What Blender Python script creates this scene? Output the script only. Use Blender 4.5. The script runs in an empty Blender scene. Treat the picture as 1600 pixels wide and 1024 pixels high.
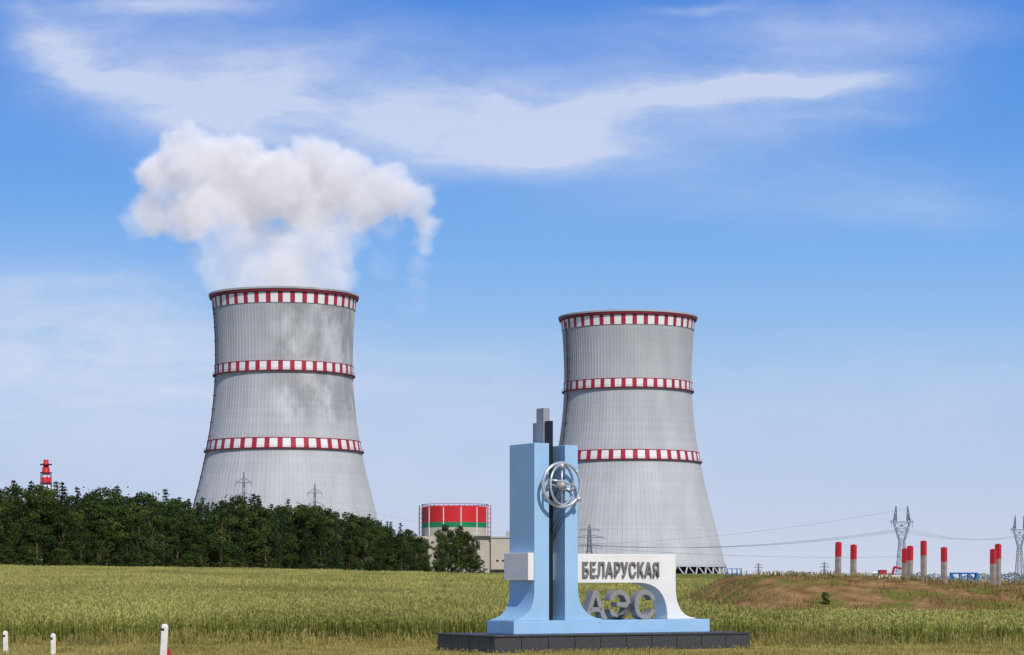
import bpy, math, random
import numpy as np
from mathutils import Vector, Matrix
random.seed(7); rng=np.random.default_rng(7)
scene=bpy.context.scene
F=3555.0; HY=910.0; CZ=1.82
def lin(c):
    c=c/255.0
    return c/12.92 if c<=0.04045 else ((c+0.055)/1.055)**2.4
def L(r,g,b): return (lin(r),lin(g),lin(b),1.0)
def W(px,py,d): return Vector(((px-800)/F*d, d, CZ+(HY-py)/F*d))
def sm(a,b,x):
    t=np.clip((x-a)/(b-a),0,1); return t*t*(3-2*t)
# ---------------------------------------------------------------- materials
def mat(name,col,rough=0.7,var=0.0,scale=1.0,metal=0.0,bump=0.0,var2=None,detail=5.0):
    m=bpy.data.materials.new(name); m.use_nodes=True
    nt=m.node_tree; b=nt.nodes['Principled BSDF']
    b.inputs['Roughness'].default_value=rough; b.inputs['Metallic'].default_value=metal
    b.inputs['Specular IOR Level'].default_value=0.3
    c=(col[0],col[1],col[2],1)
    if var>0 or bump>0:
        tc=nt.nodes.new('ShaderNodeTexCoord'); n=nt.nodes.new('ShaderNodeTexNoise')
        n.inputs['Scale'].default_value=scale; n.inputs['Detail'].default_value=detail
        nt.links.new(tc.outputs['Object'],n.inputs['Vector'])
        r=nt.nodes.new('ShaderNodeValToRGB')
        r.color_ramp.elements[0].position=0.3; r.color_ramp.elements[1].position=0.7
        lo=tuple(x*(1-var) for x in col[:3])+(1,)
        hi=tuple(min(1,x*(1+var)) for x in col[:3])+(1,)
        if var2: hi=tuple(var2[:3])+(1,)
        r.color_ramp.elements[0].color=lo; r.color_ramp.elements[1].color=hi
        nt.links.new(n.outputs['Fac'],r.inputs['Fac']); nt.links.new(r.outputs['Color'],b.inputs['Base Color'])
        if bump>0:
            bp=nt.nodes.new('ShaderNodeBump'); bp.inputs['Strength'].default_value=bump; bp.inputs['Distance'].default_value=0.02
            nt.links.new(n.outputs['Fac'],bp.inputs['Height']); nt.links.new(bp.outputs['Normal'],b.inputs['Normal'])
    else: b.inputs['Base Color'].default_value=c
    return m
def tintmat(name,c0,c1,trans=0.3,objvar=0.25,rough=0.7,patch=None):
    """colour from per-vertex 'tint' (0..1) between c0 and c1, thin-leaf translucency"""
    m=bpy.data.materials.new(name); m.use_nodes=True; nt=m.node_tree; b=nt.nodes['Principled BSDF']
    b.inputs['Roughness'].default_value=rough; b.inputs['Specular IOR Level'].default_value=0.15
    at=nt.nodes.new('ShaderNodeAttribute'); at.attribute_name='tint'
    mx=nt.nodes.new('ShaderNodeMix'); mx.data_type='RGBA'
    mx.inputs[6].default_value=c0+(1,); mx.inputs[7].default_value=c1+(1,)
    nt.links.new(at.outputs['Fac'],mx.inputs[0])
    oi=nt.nodes.new('ShaderNodeObjectInfo')
    mr=nt.nodes.new('ShaderNodeMapRange'); mr.inputs['To Min'].default_value=1-objvar; mr.inputs['To Max'].default_value=1+objvar
    nt.links.new(oi.outputs['Random'],mr.inputs['Value'])
    out=mr.outputs[0]
    if patch:
        g=nt.nodes.new('ShaderNodeNewGeometry'); n=nt.nodes.new('ShaderNodeTexNoise'); n.inputs['Scale'].default_value=patch; n.inputs['Detail'].default_value=4
        mp=nt.nodes.new('ShaderNodeMapping'); mp.inputs['Scale'].default_value=(1,0.35,1)
        nt.links.new(g.outputs['Position'],mp.inputs['Vector']); nt.links.new(mp.outputs[0],n.inputs['Vector'])
        m2=nt.nodes.new('ShaderNodeMapRange'); m2.inputs['From Min'].default_value=0.3; m2.inputs['From Max'].default_value=0.7
        m2.inputs['To Min'].default_value=0.68; m2.inputs['To Max'].default_value=1.25
        nt.links.new(n.outputs['Fac'],m2.inputs['Value'])
        mu=nt.nodes.new('ShaderNodeMath'); mu.operation='MULTIPLY'; nt.links.new(out,mu.inputs[0]); nt.links.new(m2.outputs[0],mu.inputs[1]); out=mu.outputs[0]
    vm=nt.nodes.new('ShaderNodeVectorMath'); vm.operation='SCALE'
    nt.links.new(mx.outputs[2],vm.inputs[0]); nt.links.new(out,vm.inputs['Scale'])
    nt.links.new(vm.outputs[0],b.inputs['Base Color'])
    tr=nt.nodes.new('ShaderNodeBsdfTranslucent'); nt.links.new(vm.outputs[0],tr.inputs['Color'])
    ms=nt.nodes.new('ShaderNodeMixShader'); ms.inputs[0].default_value=trans
    nt.links.new(b.outputs[0],ms.inputs[1]); nt.links.new(tr.outputs[0],ms.inputs[2])
    nt.links.new(ms.outputs[0],nt.nodes['Material Output'].inputs['Surface'])
    return m
# ---------------------------------------------------------------- object helpers
def link(o,parent=None):
    scene.collection.objects.link(o)
    if parent is not None: o.parent=parent
    return o
def empty(name,loc=(0,0,0),rotz=0):
    e=bpy.data.objects.new(name,None); e.location=loc; e.rotation_euler=(0,0,rotz); e.empty_display_size=0.5
    return link(e)
def mesh(name,v,f,mats=None,parent=None,smooth=False,mi=None,loc=None):
    me=bpy.data.meshes.new(name); me.from_pydata([tuple(p) for p in v],[],[tuple(int(i) for i in q) for q in f])
    if mats:
        for m in (mats if isinstance(mats,(list,tuple)) else [mats]): me.materials.append(m)
    if mi is not None: me.polygons.foreach_set('material_index',list(mi))
    if smooth: me.polygons.foreach_set('use_smooth',[True]*len(me.polygons))
    me.update()
    o=bpy.data.objects.new(name,me)
    if loc is not None: o.location=loc
    return link(o,parent)
class B:
    """mesh accumulator"""
    def __init__(s): s.v=[]; s.f=[]; s.m=[]
    def add(s,v,f,mi=0):
        k=len(s.v); s.v+= [tuple(p) for p in v]; s.f+=[tuple(i+k for i in q) for q in f]; s.m+=[mi]*len(f)
    def box(s,x0,x1,y0,y1,z0,z1,mi=0):
        s.add([(x0,y0,z0),(x1,y0,z0),(x1,y1,z0),(x0,y1,z0),(x0,y0,z1),(x1,y0,z1),(x1,y1,z1),(x0,y1,z1)],
              [(0,3,2,1),(4,5,6,7),(0,1,5,4),(1,2,6,5),(2,3,7,6),(3,0,4,7)],mi)
    def bar(s,p,q,t,mi=0,n=4,t2=None):
        p=Vector(p); q=Vector(q); d=q-p
        if d.length<1e-6: return
        d.normalize(); a=d.orthogonal().normalized(); b=d.cross(a); t2=t if t2 is None else t2
        v=[];
        for (c,r) in ((p,t),(q,t2)):
            for i in range(n):
                an=2*math.pi*(i+0.5)/n; v.append(c+a*math.cos(an)*r+b*math.sin(an)*r)
        f=[(i,(i+1)%n,n+(i+1)%n,n+i) for i in range(n)]+[tuple(range(n-1,-1,-1)),tuple(range(n,2*n))]
        s.add(v,f,mi)
    def ring(s,prof,n,mi=0,closed=False):
        """lathe list of (r,z)"""
        v=[];f=[]
        for r,z in prof:
            for i in range(n):
                a=2*math.pi*i/n; v.append((r*math.cos(a),r*math.sin(a),z))
        k=len(prof)
        for j in range(k if closed else k-1):
            for i in range(n):
                j2=(j+1)%k; f.append((j*n+i,j*n+(i+1)%n,j2*n+(i+1)%n,j2*n+i))
        s.add(v,f,mi)
    def poly(s,pts,w0,w1,mi=0):
        """(s,z) polygon extruded along local y from w0 to w1"""
        n=len(pts); v=[(p[0],w0,p[1]) for p in pts]+[(p[0],w1,p[1]) for p in pts]
        f=[tuple(range(n)),tuple(range(2*n-1,n-1,-1))]+[(i,n+i,n+(i+1)%n,(i+1)%n) for i in range(n)]
        s.add(v,f,mi)
    def obj(s,name,mats,parent=None,smooth=False,loc=None):
        return mesh(name,s.v,s.f,mats,parent,smooth,s.m,loc)
def bevel(o,w=0.02,seg=2):
    m=o.modifiers.new('bevel','BEVEL'); m.width=w; m.segments=seg; m.limit_method='ANGLE'; m.angle_limit=math.radians(40)
# ---------------------------------------------------------------- terrain
def vnoise(x,y,seed=0):
    return (np.sin(x*0.31+seed)*np.cos(y*0.27+seed*2)+0.5*np.sin(x*0.83+y*0.6+seed*3)+0.3*np.sin(x*1.9-y*1.4+seed)+0.2*np.cos(x*3.7+y*3.1))/2
def mound(x,y):
    cross=sm(94,110,y+0.8*vnoise(x,y,3))*(1-sm(120,138,y))
    left=sm(7.5,12.5,x+0.6*vnoise(x,y,5)); right=1-sm(60,75,x)
    hh=2.08-0.45*sm(12,27,x)
    return np.maximum(0,cross*left*right*(hh+0.10*vnoise(x*1.3,y*1.2,1)))
def H(x,y):
    x=np.asarray(x,float); y=np.asarray(y,float)
    yy=np.maximum(y,1.0); u=np.clip(x/yy*F+800,-3000,4000)
    Z=np.interp(u,[-600,0,400,780,1060,1200,1400,1800],[4.8,4.35,3.7,2.45,1.7,0.9,0.3,0.2])
    t=np.clip((y-70)/380,0,1); t=t*t*0.35+t*0.65
    near=Z*t
    Zt=np.interp(u,[-3000,-1500,0,1140,1230,1500],[0,7,8.0,6.4,1.5,-2])
    far=Z+(Zt-Z)*sm(470,1300,y)
    far=far*(1-sm(2200,5000,y))-2*sm(2200,5000,y)
    return np.where(y<450,near,far)+mound(x,y)+0.03*vnoise(x,y,9)
ys=np.concatenate([np.linspace(-200,40,13),np.arange(44,62,1.5),np.arange(62,145,1.0),np.arange(146,480,8),np.arange(490,1700,30),np.geomspace(1750,16000,25)])
na=260; a=np.linspace(-1,1,na)
v=[];col=[]
for y in ys:
    w=100+0.95*max(y,0); 
    x=w*(0.45*a+0.55*a**3)
    z=H(x,np.full(na,y)); v.append(np.stack([x,np.full(na,y),z],1))
v=np.concatenate(v); nr=len(ys)
idx=np.arange(nr*na).reshape(nr,na)
f=np.stack([idx[:-1,:-1],idx[:-1,1:],idx[1:,1:],idx[1:,:-1]],-1).reshape(-1,4)
def gm():
    m=bpy.data.materials.new('ground_soil_grass'); m.use_nodes=True; nt=m.node_tree; b=nt.nodes['Principled BSDF']
    b.inputs['Roughness'].default_value=0.95; b.inputs['Specular IOR Level'].default_value=0.05
    N=nt.nodes.new; K=nt.links.new
    g=N('ShaderNodeNewGeometry')
    def noise(sc,det=6):
        n=N('ShaderNodeTexNoise'); n.inputs['Scale'].default_value=sc; n.inputs['Detail'].default_value=det; K(g.outputs['Position'],n.inputs['Vector']); return n.outputs['Fac']
    def ramp(fac,c0,c1,p0=0.35,p1=0.65):
        r=N('ShaderNodeValToRGB'); e=r.color_ramp.elements; e[0].position=p0; e[1].position=p1; e[0].color=c0+(1,); e[1].color=c1+(1,); K(fac,r.inputs['Fac']); return r.outputs['Color']
    def mix(fac,a,b_):
        x=N('ShaderNodeMix'); x.data_type='RGBA'; K(fac,x.inputs[0]); K(a,x.inputs[6]); K(b_,x.inputs[7]); return x.outputs[2]
    field=ramp(noise(0.15),(0.13,0.145,0.025),(0.21,0.20,0.045))
    straw=ramp(noise(1.3,8),(0.30,0.22,0.06),(0.46,0.35,0.12))
    green=ramp(noise(0.7,8),(0,0,0),(1,1,1),0.52,0.66)
    gc=ramp(noise(9),(0.11,0.13,0.022),(0.23,0.20,0.045))
    straw=mix(green,straw,gc)
    dirt=ramp(noise(0.9,9),(0.18,0.10,0.04),(0.37,0.22,0.095))
    dg=ramp(noise(0.35,7),(0,0,0),(1,1,1),0.52,0.62)
    dirt=mix(dg,dirt,gc)
    def at(n):
        x=N('ShaderNodeAttribute'); x.attribute_name=n; return x.outputs['Fac']
    c=mix(at('straw'),field,straw); c=mix(at('dirt'),c,dirt)
    K(c,b.inputs['Base Color'])
    bp=N('ShaderNodeBump'); bp.inputs['Strength'].default_value=1.0; bp.inputs['Distance'].default_value=0.2
    K(noise(2.5,9),bp.inputs['Height']); K(bp.outputs[0],b.inputs['Normal'])
    return m
gr=mesh('ground',v,f,gm(),smooth=True)
me=gr.data
def fattr(me,name,vals):
    at=me.attributes.new(name,'FLOAT','POINT'); at.data.foreach_set('value',np.asarray(vals,dtype=np.float32))
fattr(me,'dirt',np.clip(mound(v[:,0],v[:,1])*2.5-0.1,0,1))
fattr(me,'straw',1-sm(65.5,69,v[:,1]+0.8*vnoise(v[:,0],v[:,1],2)))
# ---------------------------------------------------------------- blades / grass
def blades(n,X,Y,Zb,h,w,head=0.12,hw=1.8,lean=0.12,tip=0.6):
    """returns verts, faces, tint"""
    ang=rng.uniform(0,math.pi,n); dx=np.cos(ang)*w/2; dy=np.sin(ang)*w/2
    lx=rng.normal(0,lean,n)*h; ly=rng.normal(0,lean,n)*h
    b0=np.stack([X-dx,Y-dy,Zb],1); b1=np.stack([X+dx,Y+dy,Zb],1)
    mx,my,mz=X+lx*0.6,Y+ly*0.6,Zb+h*(1-head)
    m0=np.stack([mx-dx,my-dy,mz],1); m1=np.stack([mx+dx,my+dy,mz],1)
    h0=np.stack([mx-dx*hw,my-dy*hw,mz+h*head*0.35],1); h1=np.stack([mx+dx*hw,my+dy*hw,mz+h*head*0.35],1)
    t=np.stack([X+lx,Y+ly,Zb+h],1)
    V=np.stack([b0,b1,m1,m0,h0,h1,t],1).reshape(-1,3)
    k=np.arange(n)[:,None]*7
    f4=np.concatenate([k+np.array([[0,1,2,3]]),k+np.array([[3,2,5,4]])])
    f3=k+np.array([[4,5,6]])
    r=rng.uniform(-0.15,0.15,n)
    T=np.stack([r+0.0,r+0.0,r+tip,r+tip,r+0.95,r+0.95,r+1.0],1).reshape(-1)
    return V,[tuple(q) for q in f4]+[tuple(q) for q in f3],np.clip(T,0,1)
def blade_mesh(name,V,Fc,T,m):
    me=bpy.data.meshes.new(name); me.from_pydata(V.tolist(),[],[tuple(int(i) for i in q) for q in Fc]); me.materials.append(m)
    fattr(me,'tint',T); me.update(); return me
rye=tintmat('rye_crop',(0.13,0.18,0.025),(0.50,0.45,0.13),0.3,0.04,patch=0.09)
near=[]
for i in range(3):
    n=3000; X=rng.uniform(-2,2,n); Y=rng.uniform(-2,2,n)
    near.append(blade_mesh('rye_patch',*blades(n,X,Y,np.zeros(n),rng.normal(0.72,0.14,n),rng.uniform(0.010,0.026,n),0.14,2.0,0.15,0.35),rye))
farm=[]
for i in range(3):
    n=4200; X=rng.uniform(-8,8,n); Y=rng.uniform(-8,8,n)
    farm.append(blade_mesh('rye_patch_wide',*blades(n,X,Y,np.zeros(n),rng.normal(0.82,0.14,n),rng.uniform(0.03,0.07,n),0.26,2.0,0.12,0.6),rye))
rf=empty('rye_field')
def place(me,x,y,parent,name,sc=1,rz=0,zoff=0,sz=None):
    o=bpy.data.objects.new(name,me); o.location=(x,y,float(H(x,y))+zoff); o.rotation_euler=(0,0,rz)
    o.scale=(sc,sc,sz if sz else sc); return link(o,parent)
y=69.5
while y<164:
    wl=(-1150/F)*y-4; wr=(1150/F)*y+4; x=wl
    while x<wr:
        if float(mound(x,y))<0.12 and float(mound(x+1.8,y))<0.2:
            sz=rng.uniform(0.93,1.05)*(0.72 if x>8 and y<105 else 1)
            place(random.choice(near),x+rng.uniform(-.3,.3),y+rng.uniform(-.9,.7),rf,'rye_stand',1.06,random.choice([0,1,2,3])*math.pi/2,0,sz)
        x+=4
    y+=4
y=172
while y<460:
    wl=(-1150/F)*y-10; wr=(1150/F)*y+10; x=wl
    while x<wr:
        place(random.choice(farm),x,y+rng.uniform(-1,1),rf,'rye_stand_wide',1.06,random.choice([0,1,2,3])*math.pi/2,0,rng.uniform(.95,1.05))
        x+=16
    y+=16
n=130000
X=rng.uniform(-22,22,n); Y=rng.uniform(46,71,n)
k=(vnoise(X*2,Y*2,4)+rng.normal(0,.35,n)+0.8*sm(64,68,Y))>-0.1
X=X[k];Y=Y[k];n=len(X)
dry=tintmat('dry_grass',(0.21,0.20,0.04),(0.52,0.42,0.15),0.3,0,patch=0.5)
V,Fc,T=blades(n,X,Y,H(X,Y)-0.01,rng.uniform(0.04,0.13,n)+0.5*sm(63.5,69,Y+1.5*vnoise(X,Y,8))*rng.random(n),rng.uniform(0.010,0.022,n),0.2,1.1,0.35)
link(bpy.data.objects.new('verge_grass',blade_mesh('verge_grass',V,Fc,T,dry)))
n=90000
X=rng.uniform(6,75,n); Y=rng.uniform(92,128,n); mk=mound(X,Y)
k=(mk>0.05)&((vnoise(X*1.1,Y*1.6,6)+rng.normal(0,.25,n)-.5*(mk/2-.5))>0.10)
X=X[k];Y=Y[k];n=len(X)
wild=tintmat('wild_grass',(0.12,0.13,0.025),(0.42,0.31,0.11),0.3,0,patch=0.25)
V,Fc,T=blades(n,X,Y,H(X,Y)-0.02,rng.uniform(0.06,0.32,n),rng.uniform(0.02,0.05,n),0.25,1.3,0.35)
link(bpy.data.objects.new('wild_grass',blade_mesh('wild_grass',V,Fc,T,wild)))
# ---------------------------------------------------------------- trees
leafm=tintmat('foliage_broadleaf',(0.028,0.055,0.013),(0.105,0.14,0.03),0.25,0.4)
conm=tintmat('foliage_conifer',(0.015,0.034,0.014),(0.05,0.078,0.027),0.12,0.3)
bark=mat('bark',(0.16,0.12,0.08),0.9,0.3,3)
def leafquads(P,size,Nn=None):
    n=len(P); d1=rng.normal(size=(n,3)); d1/=np.linalg.norm(d1,axis=1)[:,None]
    d2=rng.normal(size=(n,3)); d2=np.cross(d1,d2); d2/=np.linalg.norm(d2,axis=1)[:,None]
    s=size*rng.uniform(.6,1.3,n)[:,None]
    V=np.stack([P-d1*s,P-d2*s*.6,P+d1*s,P+d2*s*.6],1).reshape(-1,3)
    k=np.arange(n)[:,None]*4; return V,k+np.array([[0,1,2,3]])
def tree_mesh(kind,i):
    b=B()
    if kind=='broad':
        b.bar((0,0,0),(0,0,0.45),0.013,1,7,0.009)
        P=[];T=[]; nl=20
        cr=rng.uniform(0.13,0.21); c0=rng.uniform(0.15,0.28)
        for j in range(nl):
            zz=c0+(0.93-c0)*(j+rng.random())/nl; rad=cr*math.sqrt(max(0.05,1-((zz-0.52)/0.5)**2))
            an=rng.uniform(0,2*math.pi); rr=rad*rng.uniform(.35,1.05); c=np.array([rr*math.cos(an),rr*math.sin(an),zz])
            R=rng.uniform(0.045,0.085)
            b.bar((0,0,max(0.1,zz-0.22)),tuple(c),0.006,1,5,0.002)
            m=int(210*(R/0.07)**2); d=rng.normal(size=(m,3)); d/=np.linalg.norm(d,axis=1)[:,None]
            q=c+d*(R*rng.uniform(.5,1.15,m))[:,None]*np.array([1.1,1.1,0.75]); P.append(q)
            T.append(np.clip(rng.uniform(.1,.8)+rng.normal(0,.2,m),0,1))
        m=260; d=rng.normal(size=(m,3))*np.array([cr*.5,cr*.5,.2])+np.array([0,0,.5]); d[:,2]=np.clip(d[:,2],.12,.98)
        P.append(d);T.append(rng.uniform(0,.5,m))
        P=np.concatenate(P);T=np.concatenate(T); V,Fq=leafquads(P,0.0135)
    else:
        b.bar((0,0,0),(0,0,0.97),0.011,1,7,0.002)
        P=[];T=[]; nl=26; wd=rng.uniform(0.13,0.17)
        for j in range(nl):
            zz=0.08+0.90*(j/nl)**0.95; rad=wd*(1-zz)**0.8+0.008
            nb=max(5,int(11*(1-zz)+4))
            for q in range(nb):
                an=rng.uniform(0,2*math.pi); rl=rad*rng.uniform(.65,1.2); m=int(8+16*(1-zz))
                t=rng.uniform(.1,1,m); x=t*rl
                pts=np.stack([x*math.cos(an)+rng.normal(0,.008,m),x*math.sin(an)+rng.normal(0,.008,m),zz-0.28*x+rng.normal(0,.006,m)],1)
                P.append(pts);T.append(np.clip(rng.uniform(.1,.7)+.3*(t-.5)+rng.normal(0,.12,m),0,1))
        P=np.concatenate(P);T=np.concatenate(T); V,Fq=leafquads(P,0.011)
    nb=len(b.v)
    vs=b.v+V.tolist(); fs=b.f+[tuple(int(t)+nb for t in q) for q in Fq]
    me=bpy.data.meshes.new(kind+'_tree'); me.from_pydata(vs,[],fs)
    me.materials.append(leafm if kind=='broad' else conm); me.materials.append(bark)
    me.polygons.foreach_set('material_index',[1]*len(b.f)+[0]*len(Fq))
    fattr(me,'tint',np.concatenate([np.zeros(nb),np.repeat(T,4)])); return me
broad=[tree_mesh('broad',i) for i in range(8)]; con=[tree_mesh('conifer',i) for i in range(5)]
tl=empty('forest_edge')
PX=[-400,-60,0,50,100,150,190,240,300,350,420,500,540,570,600,640,665]
PT=[748,754,757,759,762,768,766,768,779,774,784,790,804,806,818,824,846]
def dist_at(px): return 480+max(px,-200)/750*320
for r in range(7):
    px=-330.0+rng.uniform(0,25)
    while px<664:
        d=dist_at(px)+r*9+rng.uniform(-6,6); top=np.interp(px,PX,PT)
        x=(px-800)/F*d; g=float(H(x,d)); ztop=CZ+(HY-top)/F*d
        c=rng.random()<(0.45 if r>1 else 0.22)
        lo,hi=((.55,.88) if r==0 else ((.72,1.0) if r<3 else (.86,1.08)))
        h=(ztop-g)*(rng.uniform(lo,hi)+(0.05 if c else 0.0))
        o=place(random.choice(con if c else broad),x,d,tl,'spruce_tree' if c else 'broadleaf_tree',h,rng.uniform(0,6.28),-0.2)
        s=h*(rng.uniform(.85,1.15) if c else rng.uniform(.95,1.3)); o.scale=(s,s,h)
        px+= rng.uniform(20,44)*(480/d)
px=-330.0
while px<690:
    d=dist_at(px)-9+rng.uniform(-3,3); x=(px-800)/F*d
    h=rng.uniform(3,7.5); o=place(random.choice(broad),x,d,tl,'shrub',h,rng.uniform(0,6.28),-0.9)
    o.scale=(h*1.5,h*1.5,h); px+=rng.uniform(9,20)
gv=empty('tree_grove')
for px,top,c in [(684,832,0),(690,820,0),(700,817,0),(712,822,0),(722,818,0),(733,826,0),(742,838,0),(728,830,0),(706,828,0),(695,834,0),(716,836,0),(664,838,0)]:
    d=790+rng.uniform(-12,12); x=(px-800)/F*d; g=float(H(x,d)); h=CZ+(HY-top)/F*d-g
    o=place(random.choice(broad),x,d,gv,'broadleaf_tree',h,rng.uniform(0,6.28),-.2); o.scale=(h*.8,h*.8,h)
for px in range(668,752,9):
    d=775; x=(px-800)/F*d; h=rng.uniform(4,7); o=place(random.choice(broad),x,d,gv,'shrub',h,rng.uniform(0,6.28),-.8); o.scale=(h*1.4,h*1.4,h)
o=place(broad[0],(1290-800)/F*101,101,None,'green_bush',1.0,0,-.25); o.scale=(1.2,1.2,.8)
# ---------------------------------------------------------------- cooling towers
def concrete(plume_shade):
    m=bpy.data.materials.new('tower_concrete'); m.use_nodes=True; nt=m.node_tree; b=nt.nodes['Principled BSDF']
    b.inputs['Roughness'].default_value=0.85; b.inputs['Specular IOR Level'].default_value=0.2
    N=nt.nodes.new; K=nt.links.new; tc=N('ShaderNodeTexCoord')
    mp=N('ShaderNodeMapping'); mp.inputs['Scale'].default_value=(1,1,0.25); K(tc.outputs['Object'],mp.inputs[0])
    n=N('ShaderNodeTexNoise'); n.inputs['Scale'].default_value=0.12; n.inputs['Detail'].default_value=7; K(mp.outputs[0],n.inputs['Vector'])
    r=N('ShaderNodeValToRGB'); r.color_ramp.elements[0].position=.3; r.color_ramp.elements[1].position=.7
    r.color_ramp.elements[0].color=(0.44,0.445,0.465,1); r.color_ramp.elements[1].color=(0.53,0.53,0.545,1); K(n.outputs['Fac'],r.inputs['Fac'])
    sx=N('ShaderNodeSeparateXYZ'); K(tc.outputs['Object'],sx.inputs[0])
    w=N('ShaderNodeMath'); w.operation='MULTIPLY'; w.inputs[1].default_value=1/1.5; K(sx.outputs['Z'],w.inputs[0])
    fl=N('ShaderNodeMath'); fl.operation='FLOOR'; K(w.outputs[0],fl.inputs[0])
    wn=N('ShaderNodeTexWhiteNoise'); wn.noise_dimensions='1D'; K(fl.outputs[0],wn.inputs['W'])
    mr=N('ShaderNodeMapRange'); mr.inputs['To Min'].default_value=.96; mr.inputs['To Max'].default_value=1.03; K(wn.outputs['Value'],mr.inputs['Value'])
    vm=N('ShaderNodeVectorMath'); vm.operation='SCALE'; K(r.outputs['Color'],vm.inputs[0]); K(mr.outputs[0],vm.inputs['Scale'])
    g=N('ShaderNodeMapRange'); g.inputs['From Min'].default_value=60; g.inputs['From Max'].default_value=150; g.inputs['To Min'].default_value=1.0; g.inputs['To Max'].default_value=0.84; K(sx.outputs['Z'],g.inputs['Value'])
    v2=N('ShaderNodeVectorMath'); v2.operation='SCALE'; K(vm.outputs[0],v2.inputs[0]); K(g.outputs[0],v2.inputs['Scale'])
    out=v2.outputs[0]
    if plume_shade:  # plume-shadow dapple painted into the shell colour as light and dark mottling
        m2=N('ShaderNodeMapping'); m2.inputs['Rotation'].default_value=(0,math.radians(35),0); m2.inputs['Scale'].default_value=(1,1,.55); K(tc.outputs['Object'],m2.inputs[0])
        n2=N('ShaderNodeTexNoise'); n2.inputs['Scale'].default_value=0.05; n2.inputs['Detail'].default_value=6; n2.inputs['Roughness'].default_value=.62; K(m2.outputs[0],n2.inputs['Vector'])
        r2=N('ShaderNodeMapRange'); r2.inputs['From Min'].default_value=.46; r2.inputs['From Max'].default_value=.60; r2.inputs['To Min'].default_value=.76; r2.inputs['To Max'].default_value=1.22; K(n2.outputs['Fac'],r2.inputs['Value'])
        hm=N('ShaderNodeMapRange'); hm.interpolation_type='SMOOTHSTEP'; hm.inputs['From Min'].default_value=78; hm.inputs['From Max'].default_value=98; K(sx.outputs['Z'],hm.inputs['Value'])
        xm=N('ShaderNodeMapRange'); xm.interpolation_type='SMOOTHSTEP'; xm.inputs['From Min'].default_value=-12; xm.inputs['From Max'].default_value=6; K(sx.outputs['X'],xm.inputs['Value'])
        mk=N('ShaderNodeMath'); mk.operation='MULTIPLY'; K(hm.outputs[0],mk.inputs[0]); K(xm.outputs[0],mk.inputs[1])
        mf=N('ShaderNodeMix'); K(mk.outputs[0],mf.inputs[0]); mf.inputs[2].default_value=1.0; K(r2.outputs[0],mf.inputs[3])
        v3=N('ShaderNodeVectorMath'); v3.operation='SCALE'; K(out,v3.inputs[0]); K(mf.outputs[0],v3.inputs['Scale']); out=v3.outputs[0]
    K(out,b.inputs['Base Color']); return m
redp=mat('red_paint',(0.38,0.025,0.05),0.55,0.15,.4); darkred=mat('dark_red_paint',(0.20,0.02,0.035),0.6)
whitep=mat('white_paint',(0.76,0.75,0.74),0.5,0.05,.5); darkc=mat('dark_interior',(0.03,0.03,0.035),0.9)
rustm=mat('ladder_steel',(0.10,0.05,0.06),0.7)
zc=np.array([0,20,40,72.8,101.4,117.8,138,164]); rc=np.array([63.2,58.3,53.6,45.6,41.8,40.7,40.8,42.6])
pf=np.polyfit(zc,rc,4); R=lambda z: float(np.polyval(pf,z))
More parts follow.
